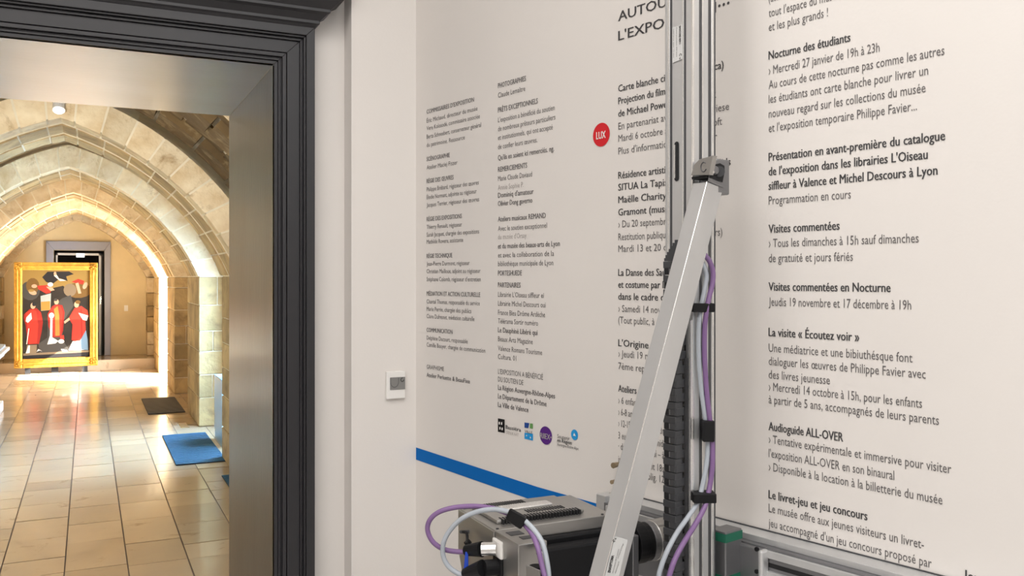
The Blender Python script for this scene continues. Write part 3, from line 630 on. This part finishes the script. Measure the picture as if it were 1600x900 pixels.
# brace
def SP(px, py, uu): 
    q = hit(px, py, P0+U*uu, U); return q
ub1, ub0 = 1.287, 1.255
def plane_d(px, py, uu): q = hit(px, py, P0+U*uu, U); return (q-P0).dot(N), q.z
a = plane_d(1104.5, 284, ub1); b = plane_d(943.5, 899, ub1); a2 = plane_d(1130.5, 293, ub1); b2 = plane_d(975, 899, ub1)
def ext(a, b, z): k = (z-a[1])/(b[1]-a[1]); return (a[0]+(b[0]-a[0])*k, z)
zb_ = .10
af, bf = ext(a, b, a[1]), ext(a, b, zb_); a2f = ext(a2, b2, a[1]+.0); b2f = (bf[0]-(b[0]-ext(a2, b2, b[1])[0]), zb_)
m = MB(); m.hexa([W(ub0, bf[0], zb_), W(ub1, bf[0], zb_), W(ub1, b2f[0], zb_), W(ub0, b2f[0], zb_), W(ub0, a[0], a[1]), W(ub1, a[0], a[1]), W(ub1, a2[0], a2[1]), W(ub0, a2[0], a2[1])])
brace = m.obj('brace', M['aluwarm'], mc, bevel=.0015)
def bz(k, off=0): return (a[0]+(b[0]-a[0])*k, a[1]+(b[1]-a[1])*k)
e0, e1 = bz(0), bz(1.05); m = MB(); m.cyl(W(ub1-.0008, e0[0]-.0008, e0[1]), W(ub1-.0008, e1[0]-.0008, e1[1]), .0011, n=8); m.obj('brace_highlight', M['bright'], brace)  # pale rod added in place of the highlight along the brace corner
# sticker on the brace side
def quads(name, mt, pts, uu, par): return obj(name, [hit(x, y, P0+U*uu, U) for x, y in pts], [tuple(range(len(pts)))], M[mt], par)
s2 = quads('sticker', 'label', [(961, 838), (981, 843), (967, 901), (945, 901)], ub1+.0006, brace)
def stext(s, pa, pb, hpx, mt, bold=0, uu=ub1+.0012):
    A_ = hit(*pa, P0+U*uu, U); B_ = hit(*pb, P0+U*uu, U); ax = (B_-A_); L_ = ax.length; ax.normalize(); up = U.cross(ax)
    if up.dot(N) < 0: up = -up
    v, f = text_mesh(s, bold); x0 = min(q[0] for q in v); x1 = max(q[0] for q in v)
    obj('lettering', [A_+ax*((q[0]-x0)/(x1-x0)*L_)+up*(q[1]*hpx) for q in v], f, M[mt], s2)
stext('ENAXPTOMA', (953.5, 895), (959.5, 868), .0085, 'ink', .05); stext('alimentation 24 V courant', (958, 896), (967.5, 858), .0042, 'ink2'); stext('châssis mural type 40', (962, 896), (968, 878), .0045, 'ink2'); stext('vérin latéral de montage', (966, 873), (974.5, 850), .0045, 'ink2'); stext('C ε', (960, 848), (963, 841), .008, 'ink', .04)
# clevis at the top of the brace
A_ = wl(1083.5, 276, a[0]); 
hd = MB()
hp = [(1079.5, 274), (1085, 257), (1093, 249), (1114, 243), (1108, 273)]
dcl = a[0]+.006
v1 = [W(*(lambda t: (t[0], dcl, t[1]))(wl(x, y, dcl))) for x, y in hp]; v2 = [q-N*.012 for q in v1]; n = len(hp)
hd.add(v1+v2, [tuple(range(n)), tuple(range(n, 2*n))[::-1]]+[(i, n+i, n+(i+1) % n, (i+1) % n) for i in range(n)])
clev = hd.obj('clevis_cap', M['greyplate'], mc); clev.data.materials[0] = M['motor']
wbox('cap_joint', M['darkhole'], (ub0-.002, ub1, a[0]-.04, a[0]+.001, wl(1090, 279.5, a[0])[1], wl(1090, 275.5, a[0])[1]), clev)
quads('cheek_plate', 'greyplate', [(1106, 283), (1108, 271), (1113, 250), (1122, 250), (1133, 254), (1136, 262), (1131, 294)], ub1+.001, clev)
ck = quads('cheek_recess', 'darkhole', [(1109.5, 277), (1113, 258), (1125, 255), (1132, 259), (1132.5, 268), (1129, 285)], ub1+.0025, clev)
pvt = hit(1117, 266, P0+U*(ub1+.003), U); MB().cyl(pvt, pvt+U*.004, .0085, .007, 16).obj('pivot_bolt', M['greyplate'], ck); MB().cyl(hit(1114, 269, P0+U*(ub1+.008), U), hit(1114, 269, P0+U*(ub1+.011), U), .003, .003, 10).obj('bolt_head', M['bright'], ck)
MB().cyl(hit(1124, 268, P0+U*(ub1+.003), U), hit(1124, 268, P0+U*(ub1+.006), U), .010, .010, 16).obj('pivot_disc', M['chain'], ck)
cc = wl(1099, 261, dcl+.001); MB().tube([W(cc[0]+.0062*math.cos(t), dcl+.0005, cc[1]+.0085*math.sin(t)) for t in [.9+4.9*i/12 for i in range(13)]], .0010, 6, 2).obj('logo_mark', M['alud'], clev)
wbox('mount_block', M['greyplate'], (um1, ub1, D0+.01, a[0]-.03, a[1]-.02, a[1]+.045), mc, bevel=.003)
# cable chain
ch = empty('cable_chain', W(1.21, .21, 0)); ch.parent = mc; ch.matrix_parent_inverse = mc.matrix_world.inverted()
uc0 = wl(1037, HZ, .229)[0]; uc1 = wl(1055, HZ, .229)[0]
ztop = wl(1050, 408, .22)[1]; pitch = .0262; z = ztop; i = 0
while z > .25:
    m = MB(); h = pitch
    m.wbox(uc0-.001, uc1+.001, D1+.012, .230, z-h*.50, z-h*.02)         # proud link band
    m.wbox(uc0, uc1, D1+.010, .2292, z-h*.98, z-h*.46)         # waist
    m.wbox(uc0+.012, uc1+.0015, D1+.002, .2275, z-h*1.0, z-h*.40)
    o = m.obj('chain_link', M['chain'], ch, bevel=.0008, seg=1)
    m = MB(); m.wbox(uc0+.003, uc0+.0125, D1+.02, .2296, z-h*.94, z-h*.52); m.obj('link_gap', M['darkhole'], ch)
    m = MB(); m.wbox(uc0+.0135, uc0+.0165, .2285, .2300, z-h*.92, z-h*.55); m.obj('link_pin', M['greyplate'], ch)
    z -= h; i += 1
m = MB(); n = 7
for k in range(n):
    t0, t1 = k/n, (k+1)/n; m.wbox(uc0+.001+.014*t0**1.6, uc1+.001, D1+.002, .229-.020*t0, ztop+.040*t0, ztop+.040*t1)
m.obj('chain_end_bracket', M['chain'], mc)
# horizontal beam on the wall
ubl = wl(934, 780, .06)[0]; bm_z = EYE-.499
beam = MB().wbox(wl(948, 780, .05)[0], 2.3, .012, .060, bm_z-.15, bm_z-.012).obj('beam', M['greyplate'], mc, bevel=.002)
wbox('top_ledge', M['alu'], (wl(948, 780, .05)[0], 2.3, .002, .046, bm_z-.012, bm_z), beam, bevel=.001)
wbox('back_lip', M['chain'], (wl(948, 780, .05)[0], 2.3, .001, .004, bm_z, bm_z+.002), beam)
wbox('face_rib', M['alu'], (ubl+.03, 2.3, .060, .066, bm_z-.030, bm_z-.016), beam, bevel=.001)
us = wl(1197, HZ, .07)[0]
for zz0 in (bm_z-.048, bm_z-.092, bm_z-.136):
    wbox('slot', M['darkhole'], (us-.002, 2.3, .059, .0612, zz0, zz0+.008), beam); wbox('face_rib', M['alu'], (us-.002, 2.3, .060, .068, zz0-.024, zz0-.006), beam, bevel=.001)
ep = wbox('end_plate', M['alu'], (wl(1187, HZ, .075)[0], us, .060, .082, bm_z-.16, bm_z-.014), beam, bevel=.004)
cp = wbox('carriage_plate', M['greyplate'], (wl(1136, HZ, .078)[0], wl(1187, HZ, .075)[0], .062, .076, bm_z-.16, bm_z-.014), beam, bevel=.003)
for py in (858, 893):
    uu, zz = wl(1182.5, py, .077); MB().cyl(W(uu, .075, zz), W(uu, .079, zz), .0042, .0042, 14).obj('bolt', M['blackp'], cp)
u0, z0 = wl(935, 783, .05); wbox('beam_end_cap', M['alu'], (u0, u0+.03, .02, .058, bm_z-.055, bm_z+.002), beam, bevel=.002)
for (x, y, r) in ((956, 727, .007), (953.5, 753, .005), (950, 773, .005)):        # small dark wall brackets beside the brace
    uu, zz = wl(x, y, .03); MB().cyl(W(uu, .0, zz), W(uu+.004, .03, zz), r*.6, r, 8).obj('wall_pin', M['bronze'], mc)
# linear bearing block with green seals
g0, g1 = wl(1110, HZ, .12)[0], wl(1134, HZ, .12)[0]; zt = wl(1122, 829, .12)[1]
bb = wbox('bearing_block', M['greyplate'], (g0, g1, .07, .12, zt-.16, zt), mc, bevel=.002)
wbox('seal', M['greenp'], (g0-.0008, g1+.0008, .069, .1212, zt-.020, zt-.004), bb); wbox('seal', M['greenp'], (g0-.0008, g1+.0008, .069, .1212, zt-.098, zt-.084), bb)
wbox('guide_rail', M['alu'], (um1-.050, um1-.025, D0-.020, D0, .2, 3.2), mc, bevel=.002)
# base: feet and outrigger below the frame
wbox('base_plate', M['greyplate'], (um0-.1, ub1+.05, .03, bf[0]+.08, .0, .06), mc, bevel=.004)
wbox('brace_foot', M['greyplate'], (ub0-.01, ub1+.01, b2f[0]-.02, bf[0]+.02, .06, .115), mc, bevel=.003)
for uu in (.45, 2.1): wbox('beam_post', M['alu'], (uu, uu+.04, .015, .055, 0, bm_z-.14), mc, bevel=.003)
# ---- motor unit, aligned with the doorway wall
MX, MY, MZ = .690, 1.405, EYE-.474
def mbx(name, mt, b, par=mc, bevel=.0015): return box(name, M[mt], (MX+b[0], MX+b[1], MY+b[2], MY+b[3], MZ+b[4], MZ+b[5]), par, bevel=bevel)
tbx = mbx('terminal_box', 'motor', (0, .058, 0, .098, -.16, 0))
mh = mbx('motor_housing', 'motor', (0, .262, .100, .275, -.024, 0))
m = MB(); bx = [(.100, -.055), (.275, -.055), (.275, -.024), (.100, -.024)]
ev = [(.100, -.16), (.235, -.16), (.275, -.085), (.275, -.002), (.100, -.002)]; n = len(ev)
m.add([(MX-.003, MY+y, MZ+z) for y, z in ev]+[(MX+.004, MY+y, MZ+z) for y, z in ev], [tuple(range(n)), tuple(range(n, 2*n))[::-1]]+[(i, n+i, n+(i+1) % n, (i+1) % n) for i in range(n)])
ep2 = m.obj('end_plate', M['motor'], mc, bevel=.001)
mbx('motor_body', 'blackp', (.006, .262, .085, .262, -.17, -.024), bevel=.004)
mbx('motor_body', 'blackp', (.062, .262, .055, .085, -.17, -.034), bevel=.006)
mbx('mounting_plate', 'greyplate', (.262, .276, .03, .20, -.20, -.026))
lid = mbx('vented_lid', 'motor', (.02, .215, .135, .262, 0, .008), bevel=.003)
mbx('lid_ridge', 'bright', (.06, .17, .185, .215, .008, .013), lid, bevel=.002)
for k in range(26):
    x = .030+k*.0068
    mbx('vent_slot', 'darkhole', (x, x+.0034, .128, .137+.012, -.001, .0088), lid, bevel=0)
for k in range(20):
    x = .03+k*.0052; mbx('vent_slot', 'darkhole', (x, x+.0026, .232, .256, .0075, .0088), lid, bevel=0)
for k in range(14):
    x = .10+k*.0062; mbx('vent_slot', 'darkhole', (x, x+.003, .158, .178, .0075, .0088), lid, bevel=0)
for (x, y) in ((.008, .106), (.008, .268), (.24, .106)):
    MB().cyl((MX+x, MY+y, MZ), (MX+x, MY+y, MZ+.002), .0028, .0028, 10).obj('screw', M['chain'], mh)
mbx('printed_label', 'chain', (.012, .040, .055, .078, 0, .0008), tbx, bevel=0); mbx('printed_label', 'chain', (.022, .046, .025, .042, 0, .0008), tbx, bevel=0)
# connectors on the left face
def MF(px, py, x): return hit(px, py, Vector((x, 0, 0)), Vector((1, 0, 0)))
fl = MF(779, 857, MX-.001)
q = MB().box(MX-.006, MX+.001, fl.y-.020, fl.y+.020, fl.z-.017, fl.z+.017).obj('connector_flange', M['white'], mc, bevel=.005)
ca = fl+Vector((-.004, 0, 0)); 
cb = P(753, 858, 1.64); cd = P(728, 860, 1.66)
MB().cyl(ca, cb, .0125, .0125, 20).obj('connector_sleeve', M['bright'], mc)
MB().cyl(cb, cd, .0145, .010, 20).obj('connector_boot', M['blackp'], mc)
fl2 = MF(780, 886, MX-.001)
MB().box(MX-.006, MX+.001, fl2.y-.017, fl2.y+.020, fl2.z-.020, fl2.z+.020).obj('connector_flange', M['blackp'], mc, bevel=.003)
c2a = P(755, 888, 1.62); c2b = P(727, 896, 1.65)
MB().cyl(fl2, c2a, .015, .015, 20).obj('connector_sleeve', M['blackp'], mc); MB().cyl(c2a, c2b, .016, .010, 20).obj('connector_boot', M['blackp'], mc)
tg = MB(); tg.hexa([P(724, 894, 1.645), P(732, 894, 1.645), P(732, 894, 1.655), P(724, 894, 1.655), P(727, 862, 1.645), P(731.5, 862, 1.645), P(731.5, 862, 1.655), P(727, 862, 1.655)]); tg.obj('cable_tag', M['bluep'], mc, bevel=.001)
MB().tube([P(723, 831, 1.75), P(729, 833, 1.74), P(730, 842, 1.72), P(729, 850, 1.69)], .003, 8, 4).obj('locking_lever', M['blackp'], mc)
MB().cyl(P(728, 851, 1.72), P(734, 845, 1.72), .006, .006, 12).obj('lever_knob', M['blackp'], mc)
MB().cyl(P(720, 831, 1.78), P(733, 831, 1.76), .0035, .0035, 10).obj('lever_bar', M['chain'], mc)
cv = MB(); cv.hexa([P(822, 905, 1.50), P(843, 905, 1.47), P(845, 905, 1.475), P(824, 905, 1.51), P(822, 883, 1.50), P(843, 892, 1.47), P(845, 891, 1.475), P(824, 882, 1.51)]); cvo = cv.obj('socket_cover', M['motor'], mc, bevel=.001)
MB().cyl(P(838, 905, 1.53), P(838, 884, 1.53), .014, .012, 18).obj('socket', M['blackp'], mc)
MB().cyl(P(846, 868, 1.56), P(852, 862, 1.56), .008, .008, 14).obj('gland', M['bright'], mc); MB().cyl(P(838, 858, 1.565), P(843, 858, 1.565), .009, .009, 14).obj('gland', M['blackp'], mc)
# gearbox and shaft coupling between motor and mast
gy, gz = 1.475, EYE-.528
p0 = hit(992, HZ, Vector((0, gy, 0)), Vector((0, 1, 0))).x; p1 = hit(1047, HZ, Vector((0, gy, 0)), Vector((0, 1, 0))).x
L_ = p1-p0
def gc(n_, mt, a_, b_, r, r2=None): return MB().cyl((p0+L_*a_, gy, gz), (p0+L_*b_, gy, gz), r, r2, 32).obj(n_, M[mt], mc, bevel=.001)
gc('gearbox_cap', 'blackp', -.12, .16, .040); gc('gearbox', 'blackp', .16, .30, .038); gc('gearbox_ring', 'greyplate', .30, .46, .039); gc('gearbox_seam', 'bright', .46, .49, .0398); gc('coupling', 'motor', .49, 1.15, .038)
gb = P(1028, 820, 1.80); mbb = MB().box(gb.x-.025, gb.x+.025, gy-.02, gy+.025, gb.z-.03, gb.z+.012); mbb.obj('sensor_box', M['motor'], mc, bevel=.003)
MB().tube([P(994, 828, 1.76), P(1002, 833, 1.76), P(1008, 826, 1.77), P(1013, 822, 1.78)], .0022, 8, 5).obj('thin_wire', M['blackp'], mc)
# ---- cables
def cable(name, mt, pts, r): return MB().tube([P(*q) for q in pts], r, 12, 7).obj(name, M[mt], mc, smooth=True)
cable('purple_cable', 'purple', [(1094, 388, 1.655), (1101, 398, 1.65), (1109, 409, 1.648), (1114, 425, 1.648), (1113, 444, 1.645), (1108, 464, 1.64), (1104, 485, 1.635), (1101, 515, 1.635), (1101, 560, 1.635), (1104, 610, 1.638), (1109, 655, 1.64), (1113, 690, 1.642), (1113, 730, 1.64), (1108, 765, 1.635), (1101, 792, 1.62), (1086, 820, 1.60), (1067, 850, 1.57), (1052, 880, 1.55), (1040, 920, 1.54)], .0048)
cable('grey_cable', 'greyc', [(1093, 404, 1.658), (1100, 416, 1.652), (1104, 432, 1.65), (1101, 452, 1.645), (1096, 478, 1.64), (1092, 510, 1.637), (1092, 560, 1.637), (1096, 610, 1.64), (1102, 655, 1.643), (1106, 690, 1.645), (1104, 725, 1.642), (1097, 762, 1.637), (1090, 785, 1.625), (1075, 808, 1.605), (1058, 832, 1.58), (1042, 862, 1.56), (1031, 892, 1.55), (1026, 920, 1.545)], .0045)
def strap(px0, px1, py0, py1, z0, z1, t_=.018, sh=0):
    m = MB(); p = [P(px0, py1, z0), P(px1, py1, z1), P(px1, py1, z1)+FW*t_, P(px0, py1, z0)+FW*t_, P(px0-sh, py0, z0), P(px1-sh, py0, z1), P(px1-sh, py0, z1)+FW*t_, P(px0-sh, py0, z0)+FW*t_]
    return m.hexa(p).obj('hook_and_loop_strap', M['blackp'], mc, bevel=.002)
strap(1083, 1118, 474, 488, 1.618, 1.638, .030); strap(1099, 1117, 658, 691, 1.624, 1.634, .03); strap(1084, 1120, 772, 787, 1.610, 1.625, .034)
cable('purple_cable', 'purple', [(735, 862, 1.655), (715, 862, 1.66), (693, 858, 1.66), (676, 846, 1.66), (668, 828, 1.66), (672, 812, 1.655), (686, 800, 1.65), (710, 793, 1.645), (740, 791, 1.635), (768, 794, 1.62), (790, 801, 1.60), (812, 813, 1.575), (830, 832, 1.545), (840, 855, 1.52), (846, 880, 1.51), (852, 905, 1.50)], .0047)
cable('grey_cable', 'greyc', [(735, 900, 1.65), (716, 896, 1.65), (700, 884, 1.65), (692, 866, 1.65), (694, 845, 1.645), (706, 825, 1.64), (724, 809, 1.63), (748, 799, 1.62), (774, 796, 1.605), (798, 801, 1.585), (818, 812, 1.56), (836, 830, 1.54), (848, 850, 1.525), (855, 880, 1.515), (858, 905, 1.51)], .0046)
m = MB(); m.hexa([P(789, 812, 1.575), P(814, 828, 1.55), P(814, 828, 1.60), P(789, 812, 1.62), P(797, 793, 1.575), P(824, 808, 1.55), P(824, 808, 1.60), P(797, 793, 1.62)]); m.obj('hook_and_loop_strap', M['blackp'], mc, bevel=.004)
# ------------------------------------------------------------------ last: nothing below renders or saves
